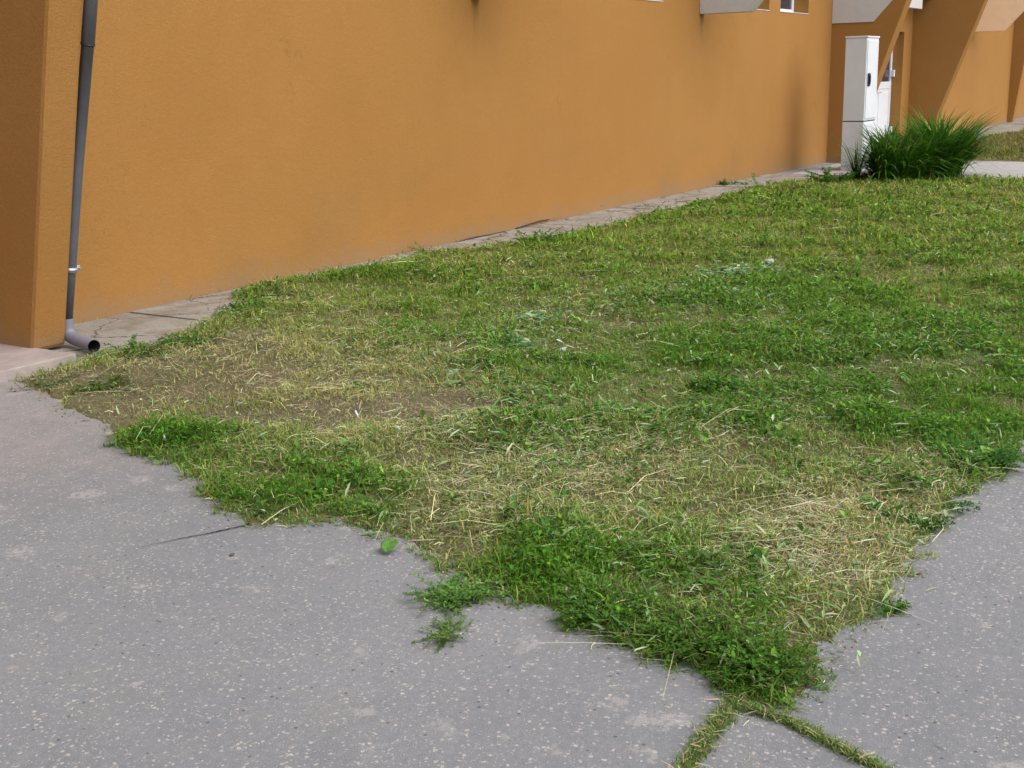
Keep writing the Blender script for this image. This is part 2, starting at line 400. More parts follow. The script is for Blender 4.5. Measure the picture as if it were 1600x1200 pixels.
FX = [4.47, 20.80, 27.48, 36.10]           # left faces of the slanted buttresses
wins = [(6.1, 7.35), (8.0, 9.25), (13.04, 14.29), (16.64, 17.90), (18.36, 19.62)]
wall_mesh(4.72, 20.83, -.2, 4.4, W, .34, [(a, b, 2.385, 3.5) for a, b in wins])
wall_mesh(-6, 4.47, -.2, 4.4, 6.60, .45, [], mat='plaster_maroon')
wall_mesh(21.12, 27.46, 2.95, 4.4, W + .003, .33, [])                   # over the entrance recess
wall_mesh(21.12, 27.50, -.2, 4.4, 7.16, .24, [(24.70, 26.87, -.2, 2.25)])  # back of the recess
wall_mesh(27.52, 36.10, -.2, 4.4, W, .34, [])
wall_mesh(36.40, 42.0, -.2, 4.4, W + .3, .34, [])
for (x0, x1) in ((20.80, 21.10),):                       # sides of the recess
    bm = bmesh.new(); box(bm, x0 + .003, x1 - .003, W + .345 if x0 > 25 else W + .01, 7.16 if x0 > 25 else 7.4, -.2, 2.95); bm_obj('recess_side', bm, M['plaster'], bld)
bm = bmesh.new(); box(bm, -6, 42, 6.35, 7.6, 4.4, 7.2); bm_obj('added_upper_storey', bm, M['plaster'], bld)  # unseen upper storey, added; overhang depth set for how it shades the wall
bm = bmesh.new(); box(bm, -6, 42, 7.66, 7.9, -.2, 7.2); bm_obj('added_back_wall', bm, M['plaster_maroon'], bld)  # unseen back wall, added to stop light leaking through the shell
bm = bmesh.new(); box(bm, 3.0, 4.46, 6.56, 6.60 - .002, 0, .19); bm_obj('plinth', bm, M['pink_concrete'], bld)
def fin(x0, th, y0, slope, yin, z0=-.1):
    bm = bmesh.new(); yz = [(yin, z0), (y0 - slope * z0, z0), (y0 - slope * 4.39, 4.39), (yin, 4.39)]
    prism_x(bm, yz, x0, x0 + th, .028 if x0 < 10 else .012)
    return bm_obj('buttress', bm, M['plaster'], bld, False)
p0, p1 = AX(52, 548, FX[0]), AX(76, 0, FX[0])
s0 = (p0[1] - p1[1]) / (p1[2] - p0[2])
fin(FX[0], .235, p0[1] + s0 * p0[2], s0, W + .2, .03)
fin(FX[1], .30, 6.41, .34, W + .3)
fin(FX[2], .30, 6.735, .356, 7.40)
fin(FX[3], .30, 6.60, .12, W + .3)
# white cross-panels with sloping front edges
for i, x in enumerate((4.72, 10.07, 15.39, 20.785, 31.26, 36.42)):
    bm = bmesh.new(); zb = 2.27 if x < 30 else 2.31
    prism_x(bm, [(W - .002, zb), (6.05, zb), (6.05 - .9 * .95, zb + .95), (4.75, 4.39), (W - .002, 4.39)], x, x + .15, .006)
    if i == 0: bm.free(); continue
    o = bm_obj('side_panel', bm, M['peach_panel' if i == 4 else 'white_panel'], bld)
    if i == 4: o['label'] = 'peach coloured side panel'
# little white bracket over the recess
bm = bmesh.new(); box(bm, 23.2, 26.30, W - .06, W + .04, 2.67, 2.949, .004)
bm_obj('lintel', bm, M['white_panel'], bld)
def window(x0, x1):
    yf = W + .235; f = bmesh.new(); t = .07; z0, z1 = 2.392, 3.49
    box(f, x0 + .004, x1 - .004, yf, yf + .06, z0, z0 + t, .006); box(f, x0 + .004, x1 - .004, yf, yf + .06, z1 - t, z1, .006)
    for a in (x0 + .004, (x0 + x1) / 2 - .05, x1 - .004 - t): box(f, a, a + t, yf + .001, yf + .059, z0 + t, z1 - t, .006)
    fr = bm_obj('window', f, M['white_pvc'], bld)
    s = bmesh.new(); box(s, x0 + .005, x1 - .005, W - .008, yf - .002, 2.387, 2.395); bm_obj('sill', s, M['white_pvc'], fr)
    g = bmesh.new(); box(g, x0 + t, x1 - t, yf + .025, yf + .035, z0 + t - .01, z1 - t + .01); bm_obj('pane', g, M['glass'], fr)
for a, b in wins: window(a, b)
# entrance door in its niche
yd = 7.375
def leaf_door(x0, x1, hinge_right):
    d = bmesh.new()
    box(d, x0, x1, yd + .012, yd + .05, .02, 1.26); box(d, x0, x0 + .12, yd, yd + .05, 1.2602, 2.24); box(d, x1 - .12, x1, yd, yd + .05, 1.2602, 2.24); box(d, x0 + .12, x1 - .12, yd + .002, yd + .05, 2.1, 2.24)
    for (a, b, c, e) in ((x0, x1, 1.12, 1.26), (x0, x1, .02, .2), (x0, x0 + .12, .2, 1.12), (x1 - .12, x1, .2, 1.12)): box(d, a, b, yd, yd + .011, c, e)
    box(d, x0 + .2, x1 - .2, yd + .002, yd + .011, .28, 1.04, .004)
    dr = bm_obj('door', d, M['white_pvc'], bld)
    g = bmesh.new(); box(g, x0 + .12, x1 - .12, yd + .02, yd + .03, 1.26, 2.1); bm_obj('pane', g, M['glass'], dr)
    hx = x1 - .10 if hinge_right else x0 + .005
    for z in (1.42, .26):
        h = bmesh.new(); box(h, hx, hx + .095, yd - .07, yd - .001, z - .07, z + .07, .008); bm_obj('hinge', h, M['white_pvc'], dr)
    if hinge_right:
        h = bmesh.new(); tube(h, [(x0 + .07, yd, 1.05), (x0 + .07, yd - .05, 1.05), (x0 + .19, yd - .05, 1.05)], .01, 10); bm_obj('handle', h, M['steel'], dr)
leaf_door(25.79, 26.865, True); leaf_door(24.705, 25.785, False)
bm = bmesh.new(); box(bm, 21.8, 27.4, 6.8, 7.36, -.05, .02); bm_obj('doorstep', bm, M['path'], bld)

# raised slab in front of the first buttress
bm = bmesh.new(); box(bm, 1.5, 4.50, 5.80, 6.60 - .004, -.05, .06, .008)
for v in bm.verts:
    if v.co.z > 0 and v.co.y < 6: v.co.y += .012 * math.sin(v.co.x * 9)
tag(bm_obj('concrete_step', bm, M['pink_concrete']), kind='structure')

# ------------------------------------------------------------------ drainpipe
xr = FX[0] + .235; pc = xr + .045; R0 = .035
pb = AX(104, 500, pc); pt = AX(138.5, 0, pc)
dv = (pt - pb); dv /= dv[2]
top = pb + dv * (4.3 - pb[2])
dp = empty('drainpipe', (pc, float(pb[1]), 0)); tag(dp, 'dark grey round drainpipe leaning along the buttress, with a pale elbow spout over the soil', 'drainpipe')
bm = bmesh.new(); jz = AX(137, 69, pc); tube(bm, [pb, pb + dv * .4, pb + dv * .9, jz - dv * .001, jz, jz + dv * .5, jz + dv * 1.2, top], [R0] * 4 + [R0 + .003] * 4); bm_obj('pipe', bm, M['pipe'], dp, True)
jn = AX(137, 69, pc); bm = bmesh.new(); tube(bm, [jn - dv * .005, jn + dv * .004], R0 + .0055); bm_obj('joint', bm, M['black'], dp, True)
pm = G(147, 541, .068); pe = pb - dv * .06
mid = np.array([pc, pe[1] - .02, pe[2] - .07])
bm = bmesh.new()
P0, P1, P2 = pb + dv * .012, np.array([pc, pb[1], max(.075, pm[2])]), pm
path = [P0] + [(1 - t) ** 2 * (P1 + (P0 - P1) / np.linalg.norm(P0 - P1) * .07) + 2 * t * (1 - t) * P1 + t * t * (P1 + (P2 - P1) / np.linalg.norm(P2 - P1) * .07) for t in np.linspace(0, 1, 7)] + [P2]
tube(bm, path, [R0 + .004] * 3 + [R0 + .003] * (len(path) - 3), 24, cap=False)
ax = (P2 - P1) / np.linalg.norm(P2 - P1)
spout = bm_obj('spout', bm, M['pipe_light'], dp, True)
bm = bmesh.new(); tube(bm, [P2 + ax * .001, P2 - ax * .02, P2 - ax * .2], [R0 + .002, R0 + .000, R0 - .001], 24, cap=False)
bm.faces.new([v for v in bm.verts][-24:]); bm_obj('bore', bm, M['pipe_inside'], spout, True)
cb = AX(110, 420, pc); bm = bmesh.new(); tube(bm, [cb - dv * .014, cb + dv * .014], R0 + .006); br = bm_obj('bracket', bm, M['steel'], dp, True)
bm = bmesh.new(); box(bm, cb[0] + R0 + .0, cb[0] + R0 + .022, cb[1] - .02, cb[1] + .012, cb[2] - .016, cb[2] + .016, .003)
tube(bm, [(cb[0] + R0 + .011, cb[1] - .035, cb[2]), (cb[0] + R0 + .011, cb[1] + .03, cb[2])], .006, 8); bm_obj('bolt', bm, M['steel'], br)
bm = bmesh.new(); box(bm, cb[0] - .012, cb[0] + .012, cb[1] + R0, W, cb[2] - .012, cb[2] + .012); bm_obj('bracket_arm', bm, M['steel'], dp)

# ------------------------------------------------------------------ meter cabinet
mc = empty('meter_cabinet', (19.2, 5.73, 0)); tag(mc, 'tall white meter cabinet with black handle standing by the entrance behind the grass clumps', 'cabinet')
cx0, cx1, cy0, cy1 = 18.9, 19.50, 5.575, 5.90
bm = bmesh.new(); box(bm, cx0, cx1, cy0, cy1, 0, .755, .006); bm_obj('base_box', bm, M['cabinet'], mc)
bm = bmesh.new(); box(bm, cx0 + .004, cx1 - .004, cy0 + .004, cy1 - .004, .7552, .7695); bm_obj('seam', bm, M['black'], mc)
bm = bmesh.new(); box(bm, cx0, cx1, cy0, cy1, .7697, 1.985, .006); bm_obj('upper_box', bm, M['cabinet'], mc)
bm = bmesh.new(); box(bm, cx0 - .008, cx1 + .012, cy0 - .012, cy1 + .008, 1.9852, 2.01, .004); bm_obj('lid', bm, M['cabinet'], mc)
bm = bmesh.new(); box(bm, cx0 + .03, cx1 - .03, cy0 - .012, cy0 - .0005, .80, 1.95, .004); dc = bm_obj('cabinet_door', bm, M['cabinet'], mc)
bm = bmesh.new(); box(bm, cx0 + .05, cx0 + .17, cy0 - .03, cy0 - .0125, 1.28, 1.47, .012); box(bm, cx0 + .08, cx0 + .12, cy0 - .05, cy0 - .03, 1.31, 1.44, .012); bm_obj('handle', bm, M['black'], dc)
bm = bmesh.new(); box(bm, cx0 + .03, cx1 - .03, cy0 - .010, cy0 - .0005, .06, .73, .004); bm_obj('lower_cover', bm, M['cabinet'], mc)

# ------------------------------------------------------------------ vegetation generators (numpy)
def blades(P, head, lean, curl, L, wd, C):
    """grass blades: 5 vertices, a quad and a tip; lean, curl = angle from vertical at base and tip"""
    n = len(P)
    d = np.stack([np.cos(head), np.sin(head), np.zeros(n)], 1); s = np.stack([-np.sin(head), np.cos(head), np.zeros(n)], 1)
    up = np.array([0, 0, 1.])
    v1 = d * np.sin(lean)[:, None] + up * np.cos(lean)[:, None]; v2 = d * np.sin(curl)[:, None] + up * np.cos(curl)[:, None]
    m = P + v1 * (L * .5)[:, None]; t = m + v2 * (L * .5)[:, None]
    h = s * (wd * .5)[:, None]
    V = np.stack([P - h, P + h, m + h * .85, m - h * .85, t], 1)
    return V, [(0, 1, 2, 3), (3, 2, 4)], C
def leaves(P, head, tilt, L, wd, C, fold=.3):
    """single leaflets: 5 vertices folded on the midrib"""
    n = len(P)
    d = np.stack([np.cos(head) * np.cos(tilt), np.sin(head) * np.cos(tilt), np.sin(tilt)], 1)
    s = np.stack([-np.sin(head), np.cos(head), np.zeros(n)], 1); nn = np.cross(d, s)
    k = wd[:, None] * .5; Lc = L[:, None]
    up = -nn * k * fold * np.sign(nn[:, 2:3]) * -1
    V = np.stack([P, P + d * Lc * .42 + s * k + up, P + d * Lc * .8 + s * k * .75 + up, P + d * Lc, P + d * Lc * .8 - s * k * .75 + up, P + d * Lc * .42 - s * k + up], 1)
    return V, [(0, 1, 2, 3), (0, 3, 4, 5)], C
def straws(P, head, tilt, bend, L, wd, C):
    n = len(P)
    a1, a2 = head - bend, head + bend
    d1 = np.stack([np.cos(a1) * np.cos(tilt), np.sin(a1) * np.cos(tilt), np.sin(tilt)], 1)
    d2 = np.stack([np.cos(a2) * np.cos(tilt * .4), np.sin(a2) * np.cos(tilt * .4), -np.abs(np.sin(tilt)) * .6], 1)
    s = np.stack([-np.sin(head), np.cos(head), rng.normal(0, .4, n)], 1); h = s * (wd * .5)[:, None]
    m = P + d1 * (L * .5)[:, None]; e = m + d2 * (L * .5)[:, None]
    V = np.stack([P - h, P + h, m + h, m - h, e + h * .6, e - h * .6], 1)
    return V, [(0, 1, 2, 3), (3, 2, 4, 5)], C
def mixc(a, b, t): return np.array(a)[None] * (1 - t[:, None]) + np.array(b)[None] * t[:, None]
def jitter(C, v=.2, h=.08):
    n = len(C); return np.clip(C * np.exp(rng.normal(0, v, (n, 1))) * np.exp(rng.normal(0, h, (n, 3))), 0.004, .9)

# patches of the lawn: where it is green, straw-covered or bare (map positions on the ground)
class Patch:
    def __init__(s, px, py, rx, ry, w):
        c = G(px, py)[:2]; jx = G(px + 1, py)[:2] - c; jy = G(px, py + 1)[:2] - c
        s.c = c; s.J = np.linalg.inv(np.stack([jx * rx, jy * ry], 1)); s.w = w
    def __call__(s, P): return s.w * np.exp(-.5 * (((P - s.c) @ s.J.T) ** 2).sum(1))
def field(L): 
    L = [Patch(*a) for a in L]
    return lambda P: sum(p(P) for p in L)
GREEN = field([(980, 935, 150, 52, .85), (1180, 1040, 75, 45, 1.4), (860, 890, 60, 35, .8), (265, 692, 55, 16, 1.1), (475, 770, 65, 30, 1.0), (590, 790, 40, 22, .7),
    (1050, 650, 160, 35, .6), (1400, 560, 220, 80, .65), (1560, 600, 90, 60, .6), (780, 560, 100, 25, .5), (660, 515, 45, 18, .9), (900, 600, 130, 28, .5), (1300, 690, 120, 30, .45), (1150, 470, 120, 25, .8),
    (1100, 590, 110, 25, .6), (1520, 705, 50, 32, 1.0), (850, 375, 45, 12, .9), (380, 480, 30, 18, .9), (560, 430, 60, 12, .7), (1350, 500, 160, 30, .6), (820, 690, 70, 25, .6), (1250, 330, 300, 26, .5), (1450, 420, 200, 40, .5), (700, 450, 110, 20, .45), (900, 430, 100, 22, .35)])
STRAW = field([(985, 790, 90, 40, .8), (1270, 830, 80, 45, 1.2), (1330, 880, 60, 40, .8), (1240, 650, 60, 30, .6), (860, 720, 140, 40, .35), (560, 620, 130, 45, .5), (720, 830, 70, 35, .6), (1480, 760, 60, 30, .6), (640, 700, 100, 40, .5),
    (1050, 720, 160, 30, .5), (560, 570, 160, 30, .45), (1430, 720, 90, 30, .5), (1600, 780, 60, 40, .2), (760, 780, 80, 40, .5)])
BARE = field([(690, 640, 85, 22, 1.2), (490, 645, 110, 22, .9), (400, 560, 120, 28, .6), (330, 565, 75, 22, 1.4), (250, 605, 120, 26, 1.5), (90, 608, 100, 20, 1.7), (190, 648, 50, 14, 1.5), (385, 548, 60, 16, 1.0), (310, 590, 80, 16, 1.2), (560, 600, 120, 20, .45), (410, 745, 30, 20, .9), (1300, 800, 45, 20, 1.0), (540, 660, 120, 30, .5), (620, 480, 180, 20, .35), (200, 650, 60, 12, 1.0),
    (960, 500, 60, 12, .5), (740, 860, 40, 18, .6), (1440, 465, 40, 12, .6), (1590, 310, 40, 10, .8)])
FARL = lambda P: np.clip((np.hypot(P[:, 0], P[:, 1]) - 5.5) / 5.5, 0, 1)
def scatter(n, poly, x0, x1, y0, y1, margin=0., d0=4.5, power=1.6):
    P = np.stack([rng.uniform(x0, x1, n), rng.uniform(y0, y1, n)], 1)
    d = np.hypot(P[:, 0], P[:, 1])
    P = P[rng.uniform(0, 1, n) < np.minimum(1, (d0 / d) ** power)]
    s = sdf(P, poly)
    return P[s + .022 * fbm(P * 4.3, 10, 24, .3) * (margin > 0) > -margin]
def Z(P, extra=0.):
    return np.column_stack([P, np.maximum(soil_z(P), np.where(sdf(P, LAWN) < -.03, .001, -.05)) + extra])
def grow(n): return rng.uniform(0, 1, n)

# --- lawn grass
P = scatter(2300000, LAWN, 2.6, 18.2, .75, 6.7, .03, 5.2)
cz = np.clip(.60 + .55 * fbm(P, 8, 21, .25), 0, 1.5)
g, st, ba, fr = GREEN(P) * cz, STRAW(P), BARE(P), FARL(P)
nz = .5 + .28 * fbm(P, 3, 18)
keep = grow(len(P)) < np.clip(.98 + .4 * g + .2 * fr + .5 * (cz - .55) + .2 * (nz - .5) - .60 * ba, .11, 1)
P, g, st, ba, fr, nz, cz = P[keep], g[keep], st[keep], ba[keep], fr[keep], nz[keep], cz[keep]
n = len(P); dist = np.hypot(P[:, 0], P[:, 1]); sc = np.maximum(1, dist / 6.5)
dry = np.clip(.30 + .30 * st + .25 * ba - .42 * g + .3 * (nz - .5) + rng.normal(0, .28, n), 0, 1)
C = mixc((.088, .205, .017), (.385, .350, .140), dry)
C = C * (1 - .6 * fr[:, None]) + .6 * fr[:, None] * mixc((.165, .245, .020), (.360, .325, .095), np.clip(dry * .9 + .1, 0, 1))
C = jitter(C, .28, .10)
Lb = rng.gamma(5, .0072, n) * (.75 + .5 * cz + .25 * np.clip(g, 0, 1)) * np.sqrt(sc)
V, F, C = blades(Z(P, -.003), grow(n) * 6.283, np.abs(rng.normal(1.0, .5, n)), np.abs(rng.normal(1.5, .4, n)), Lb, rng.uniform(.0020, .0054, n) * sc, C)
tag(np_mesh('lawn_grass', V, F, C, M['leaf']), 'short mown grass, patchy green and olive, covering the lawn', 'grass', kind='stuff')
print('grass', n)
# --- far lawn beyond the entrance path
P = np.stack([rng.uniform(21.4, 46, 60000), rng.uniform(.9, 6.2, 60000)], 1); P = P[sdf(P, LAWN2) > 0.02]; n = len(P)
C = jitter(mixc((.13, .150, .025), (.23, .19, .075), np.clip(.45 + .3 * fbm(P, 0, 12) + rng.normal(0, .2, n), 0, 1)), .25)
V, F, C = blades(np.column_stack([P, np.full(n, .02)]), grow(n) * 6.283, np.abs(rng.normal(.5, .3, n)), np.abs(rng.normal(1., .4, n)), rng.uniform(.05, .12, n), rng.uniform(.012, .022, n), C)
tag(np_mesh('far_lawn_grass', V, F, C, M['leaf']), 'yellowish mown grass of the far lawn beyond the concrete path', 'grass', kind='stuff')
# --- clover and other small broad leaves
P = scatter(420000, LAWN, 2.6, 18.2, .75, 6.7, .03)
cz = np.clip(.6 + .6 * fbm(P, 9, 22, .25), 0, 1.6)
g, st, ba, fr = GREEN(P), STRAW(P), BARE(P), FARL(P); cl = .5 + .33 * fbm(P, 6, 22)
keep = grow(len(P)) < np.clip(.95 * g * np.clip(cl * 1.6, .1, 1.2) * cz + .13 * cz + .2 * fr * cl - .4 * ba - .05 * st, 0.01, 1)
P, g, fr = P[keep], g[keep], fr[keep]
n = len(P); dist = np.hypot(P[:, 0], P[:, 1]); sc = np.maximum(1, dist / 6)
h = (grow(n) ** .8) * (.022 + .045 * np.clip(g, 0, 1.3))
C = jitter(mixc((.036, .135, .012), (.115, .225, .022), np.clip(grow(n) + .3 * fr, 0, 1)), .30, .09)
V, F, C = leaves(Z(P, h), grow(n) * 6.283, rng.normal(.15, .45, n), (.008 + .022 * grow(n) ** 1.7 + .012 * (np.hypot(P[:, 0], P[:, 1]) > 4.2) * grow(n)) * sc, rng.uniform(.006, .017, n) * sc, C)
tag(np_mesh('clover', V, F, C, M['leaf']), 'dark green clover and small weeds growing in patches through the lawn', 'ground cover', kind='stuff')
print('clover', n)
# --- crumbs of dry soil, in the lawn and washed over its edges
P = scatter(90000, LAWN, 2.5, 12, .75, 6.5, .09); ba = BARE(P); sd_ = sdf(P, LAWN)
P = P[grow(len(P)) < .12 + .7 * ba + .75 * (sd_ < .01) * np.exp(np.minimum(sd_, 0) / .035)]; n = len(P)
T = np.array([(1, 0, -.3), (-.5, .87, -.3), (-.5, -.87, -.3), (0, 0, .8), (.2, .1, -.8)]); rr = rng.gamma(2, .0016, n) + .0012
T = T[None] + rng.normal(0, .22, (n, 5, 3)); an = grow(n) * 6.283; ca, sa = np.cos(an)[:, None], np.sin(an)[:, None]
T = np.stack([T[..., 0] * ca - T[..., 1] * sa, T[..., 0] * sa + T[..., 1] * ca, T[..., 2] * .7], -1) * rr[:, None, None]
np_c = np_mesh('soil_crumbs', Z(P, .001)[:, None, :] + T, [(0, 1, 3), (1, 2, 3), (2, 0, 3), (1, 0, 4), (2, 1, 4), (0, 2, 4)], jitter(mixc((.14, .108, .068), (.30, .25, .17), grow(n)), .25, .04), M['straw'])
tag(np_c, 'crumbs of dry brown soil on the bare patches and the lawn edge', 'soil', kind='stuff')
P = np.stack([rng.uniform(2.3, 6.5, 260000), rng.uniform(.6, 5.9, 260000)], 1); s_ = sdf(P, LAWN)
P = P[(s_ < 0) & (s_ > -.22) & (grow(len(P)) < .8 * np.exp(s_ / .035) * np.clip(.7 + .6 * fbm(P, 6, 20), 0, 1)) & (P[:, 1] < 5.72)]; n = len(P)
T = np.array([(1, 0, 0), (-.5, .87, 0), (-.5, -.87, 0), (0, 0, .7)])[None] + rng.normal(0, .2, (n, 4, 3)); T = T * (rng.gamma(2, .0006, n) + .0005)[:, None, None]
tag(np_mesh('edge_dust', np.column_stack([P, np.full(n, .0012)])[:, None, :] + T, [(0, 1, 3), (1, 2, 3), (2, 0, 3)], jitter(mixc((.13, .10, .06), (.34, .29, .20), grow(n)), .25, .05), M['straw']), 'fine dirt and chaff spilled onto the asphalt along the lawn edge', 'dirt', kind='stuff')
# --- small weeds in the joint between wall and concrete and along its broken front edge
P = np.stack([rng.uniform(4.9, 18, 26000), rng.uniform(5.75, 6.735, 26000)], 1)
fr_edge = np.interp(P[:, 0], [4.9, 5.2, 6.2, 18], [5.80, 5.88, 6.02, 6.02])
q = np.exp(-(W - P[:, 1]) / .035) + .9 * np.exp(-np.abs(P[:, 1] - fr_edge) / .06) + .35 * np.exp(-np.abs(P[:, 0] - np.round(P[:, 0] / 1.5) * 1.5 - .1) / .03)
P = P[grow(len(P)) < q * np.clip(.5 * fbm(P, 4, 16), 0, 1)]; n = len(P); sc = np.maximum(1, np.hypot(P[:, 0], P[:, 1]) / 7)
V, F, C = blades(np.column_stack([P, np.full(n, .016)]), grow(n) * 6.283, np.abs(rng.normal(.7, .4, n)), np.abs(rng.normal(1.2, .4, n)), rng.uniform(.02, .075, n), rng.uniform(.002, .004, n) * sc, jitter(mixc((.06, .15, .018), (.30, .26, .11), grow(n)), .25))
tag(np_mesh('joint_weeds', V, F, C, M['leaf']), 'small weeds sprouting from the joints of the concrete strip', 'weeds', kind='stuff')
# --- coarse broad-leaved weeds between the grass, flattened by the mower
COARSE = field([(1400, 560, 230, 90, 1.), (1150, 470, 170, 50, .9), (900, 600, 200, 60, .6), (1000, 700, 200, 60, .5), (1500, 650, 120, 50, .9), (1350, 420, 220, 50, .7), (480, 770, 90, 40, .6), (800, 880, 150, 50, .5), (1250, 720, 150, 50, .5)])
K = scatter(9000, LAWN, 2.6, 17, .8, 6.5, 0., 6., 1.2)
K = K[grow(len(K)) < np.clip(COARSE(K), .08, 1) * np.clip(.5 + .5 * fbm(K, 5, 18), 0, 1)]
m = rng.integers(5, 13, len(K)); I = np.repeat(np.arange(len(K)), m); n = len(I)
P = K[I] + rng.normal(0, .022, (n, 2)); hd = grow(n) * 6.283; ok = sdf(P, LAWN) > -.01; P, hd, I = P[ok], hd[ok], I[ok]; n = len(P)
kc = jitter(mixc((.042, .140, .014), (.150, .255, .060), grow(len(K)) ** 1.2), .25)[I]
V, F, C = leaves(Z(P, .010 + grow(n) * .035), hd, rng.normal(.1, .38, n), rng.uniform(.020, .055, n), rng.uniform(.009, .024, n), jitter(kc, .18, .05), .5)
tag(np_mesh('broadleaf_weeds', V, F, C, M['leaf']), 'coarse broad-leaved weeds flattened among the mown grass', 'weeds', kind='stuff')
# --- straw and hay left after mowing
P = scatter(480000, LAWN, 2.6, 18.2, .75, 6.7, .035)
g, st, ba, fr = GREEN(P), STRAW(P), BARE(P), FARL(P); cl = .5 + .35 * fbm(P, 5, 20)
keep = grow(len(P)) < np.clip(.8 * st * np.clip(cl * 1.4, .2, 1.2) + .30 * np.clip(cl * 1.5, .3, 1.5) - .22 * g * (g > .7) + .05 * ba, .06, 1)
P, g, st = P[keep], g[keep], st[keep]; n = len(P); sc = np.maximum(1, np.hypot(P[:, 0], P[:, 1]) / 6)
pale = np.clip(.42 + .35 * st + rng.normal(0, .32, n), 0, 1)
C = jitter(mixc((.22, .24, .085), (.60, .56, .36), pale), .22, .06)
Ls = rng.gamma(1.6, .022, n) + .010 + (grow(n) > .94) * rng.uniform(.06, .24, n)
V, F, C = straws(Z(P, .006 + grow(n) ** 1.3 * .040), rng.normal(.9, 1.1, n) + (grow(n) > .6) * 1.5, rng.normal(.06, .2, n), rng.normal(0, .07, n), Ls, (.0007 + .0016 * grow(n) ** 1.8) * sc, C)
tag(np_mesh('hay', V, F, C, M['straw']), 'pale dry hay lying loose over the mown lawn', 'hay', kind='stuff')
print('hay', n)
# --- wilted cuttings, grey-green, lying flat
P = scatter(150000, LAWN, 2.6, 18.2, .75, 6.7, .05)
cl = .5 + .4 * fbm(P, 4, 16); ba = BARE(P)
CUT = field([(860, 495, 90, 18, 1.), (1120, 465, 100, 22, 1.2), (1180, 420, 50, 12, 1.2), (1380, 590, 160, 40, .6), (800, 535, 60, 14, .8), (720, 600, 50, 14, .6), (1000, 560, 160, 40, .4), (1250, 480, 150, 30, .5), (870, 650, 150, 40, .35)])
keep = grow(len(P)) < np.clip(.17 * cl + .55 * CUT(P) - .03 * ba, .04, 1)
P = P[keep]; n = len(P); sc = np.maximum(1, np.hypot(P[:, 0], P[:, 1]) / 7)
C = jitter(mixc((.13, .25, .07), (.42, .50, .33), grow(n) ** 1.6), .22, .07)
V, F, C = leaves(Z(P, .012 + grow(n) * .035), grow(n) * 6.283, rng.normal(0, .3, n), (.018 + .07 * grow(n) ** 2), rng.uniform(.003, .015, n) * sc, C, .6)
tag(np_mesh('cut_leaves', V, F, C, M['leaf']), 'grey-green wilted cuttings scattered on the lawn', 'cuttings', kind='stuff')
# --- loose stalks blown onto the asphalt next to the lawn
P = np.stack([rng.uniform(2.3, 6, 9000), rng.uniform(.5, 6, 9000)], 1); s = sdf(P, LAWN)
P = P[(s < -.01) & (grow(9000) < .75 * np.exp(s / .05) + .012) & (P[:, 1] < 5.75)]; n = len(P)
V, F, C = straws(np.column_stack([P, np.full(n, .004) + grow(n) * .006]), grow(n) * 6.283, np.abs(rng.normal(0, .05, n)), rng.normal(0, .15, n), rng.uniform(.01, .06, n), rng.uniform(.0012, .003, n), jitter(mixc((.16, .17, .06), (.46, .40, .24), grow(n)), .2))
tag(np_mesh('loose_stalks', V, F, C, M['straw']), 'loose bits of straw on the asphalt along the lawn edge', 'straw', kind='stuff')

# --- grass and moss in the two joints of the asphalt, each one strip
def joint(pts, label, wd0):
    pts = [G(*p)[:2] for p in pts]; PP = []; WW = []
    for a, b in zip(pts, pts[1:]):
        k = int(np.hypot(*(b - a)) * 4200); t = grow(k)[:, None]; q = a + (b - a) * t
        nrm = np.array([-(b - a)[1], (b - a)[0]]); nrm /= np.linalg.norm(nrm)
        PP.append(q + nrm * rng.normal(0, wd0, (k, 1)))
    P = np.concatenate(PP); n = len(P)
    root = empty('joint_grass', (*P.mean(0), 0)); tag(root, label, 'grass strip', 'grass growing in the asphalt joints')
    C = jitter(mixc((.085, .19, .028), (.27, .26, .11), np.clip(rng.normal(.38, .3, n), 0, 1)), .25)
    V, F, C = blades(np.column_stack([P, np.full(n, .0)]), grow(n) * 6.283, np.abs(rng.normal(.7, .35, n)), np.abs(rng.normal(1.2, .3, n)), rng.uniform(.012, .035, n), rng.uniform(.0016, .003, n), C)
    np_mesh('blades', V, F, C, M['leaf'], root)
    P2 = P[::26] + rng.normal(0, .006, (len(P[::26]), 2)); n = len(P2)
    V, F, C = straws(np.column_stack([P2, .008 + grow(n) * .01]), grow(n) * 6.283, rng.normal(0, .1, n), rng.normal(0, .1, n), rng.uniform(.015, .05, n), rng.uniform(.0012, .0026, n), jitter(mixc((.30, .26, .13), (.48, .42, .26), grow(n)), .15))
    np_mesh('straw_bits', V, F, C, M['straw'], root)
    bm = bmesh.new(); prev = None
    for a, b in zip(pts, pts[1:]):
        for t in np.linspace(0, 1, 12):
            c = a + (b - a) * t; nrm = np.array([-(b - a)[1], (b - a)[0]]); nrm /= np.linalg.norm(nrm)
            u = wd0 * 1.3 * random.uniform(.7, 1.3); cur = [bm.verts.new((*(c + nrm * u), .004)), bm.verts.new((*(c - nrm * u), .004))]
            if prev: bm.faces.new((prev[0], cur[0], cur[1], prev[1]))
            prev = cur
    bm_obj('soil', bm, M['soil'], root)
joint([(1160, 1085), (1125, 1130), (1085, 1180), (1055, 1225)], 'wider mossy grass strip in the asphalt joint running toward the bottom edge, left of the other strip', .014)
joint([(1165, 1108), (1230, 1128), (1300, 1165), (1390, 1210)], 'thin strawy grass strip in the asphalt joint running to the lower right from the lawn corner', .009)

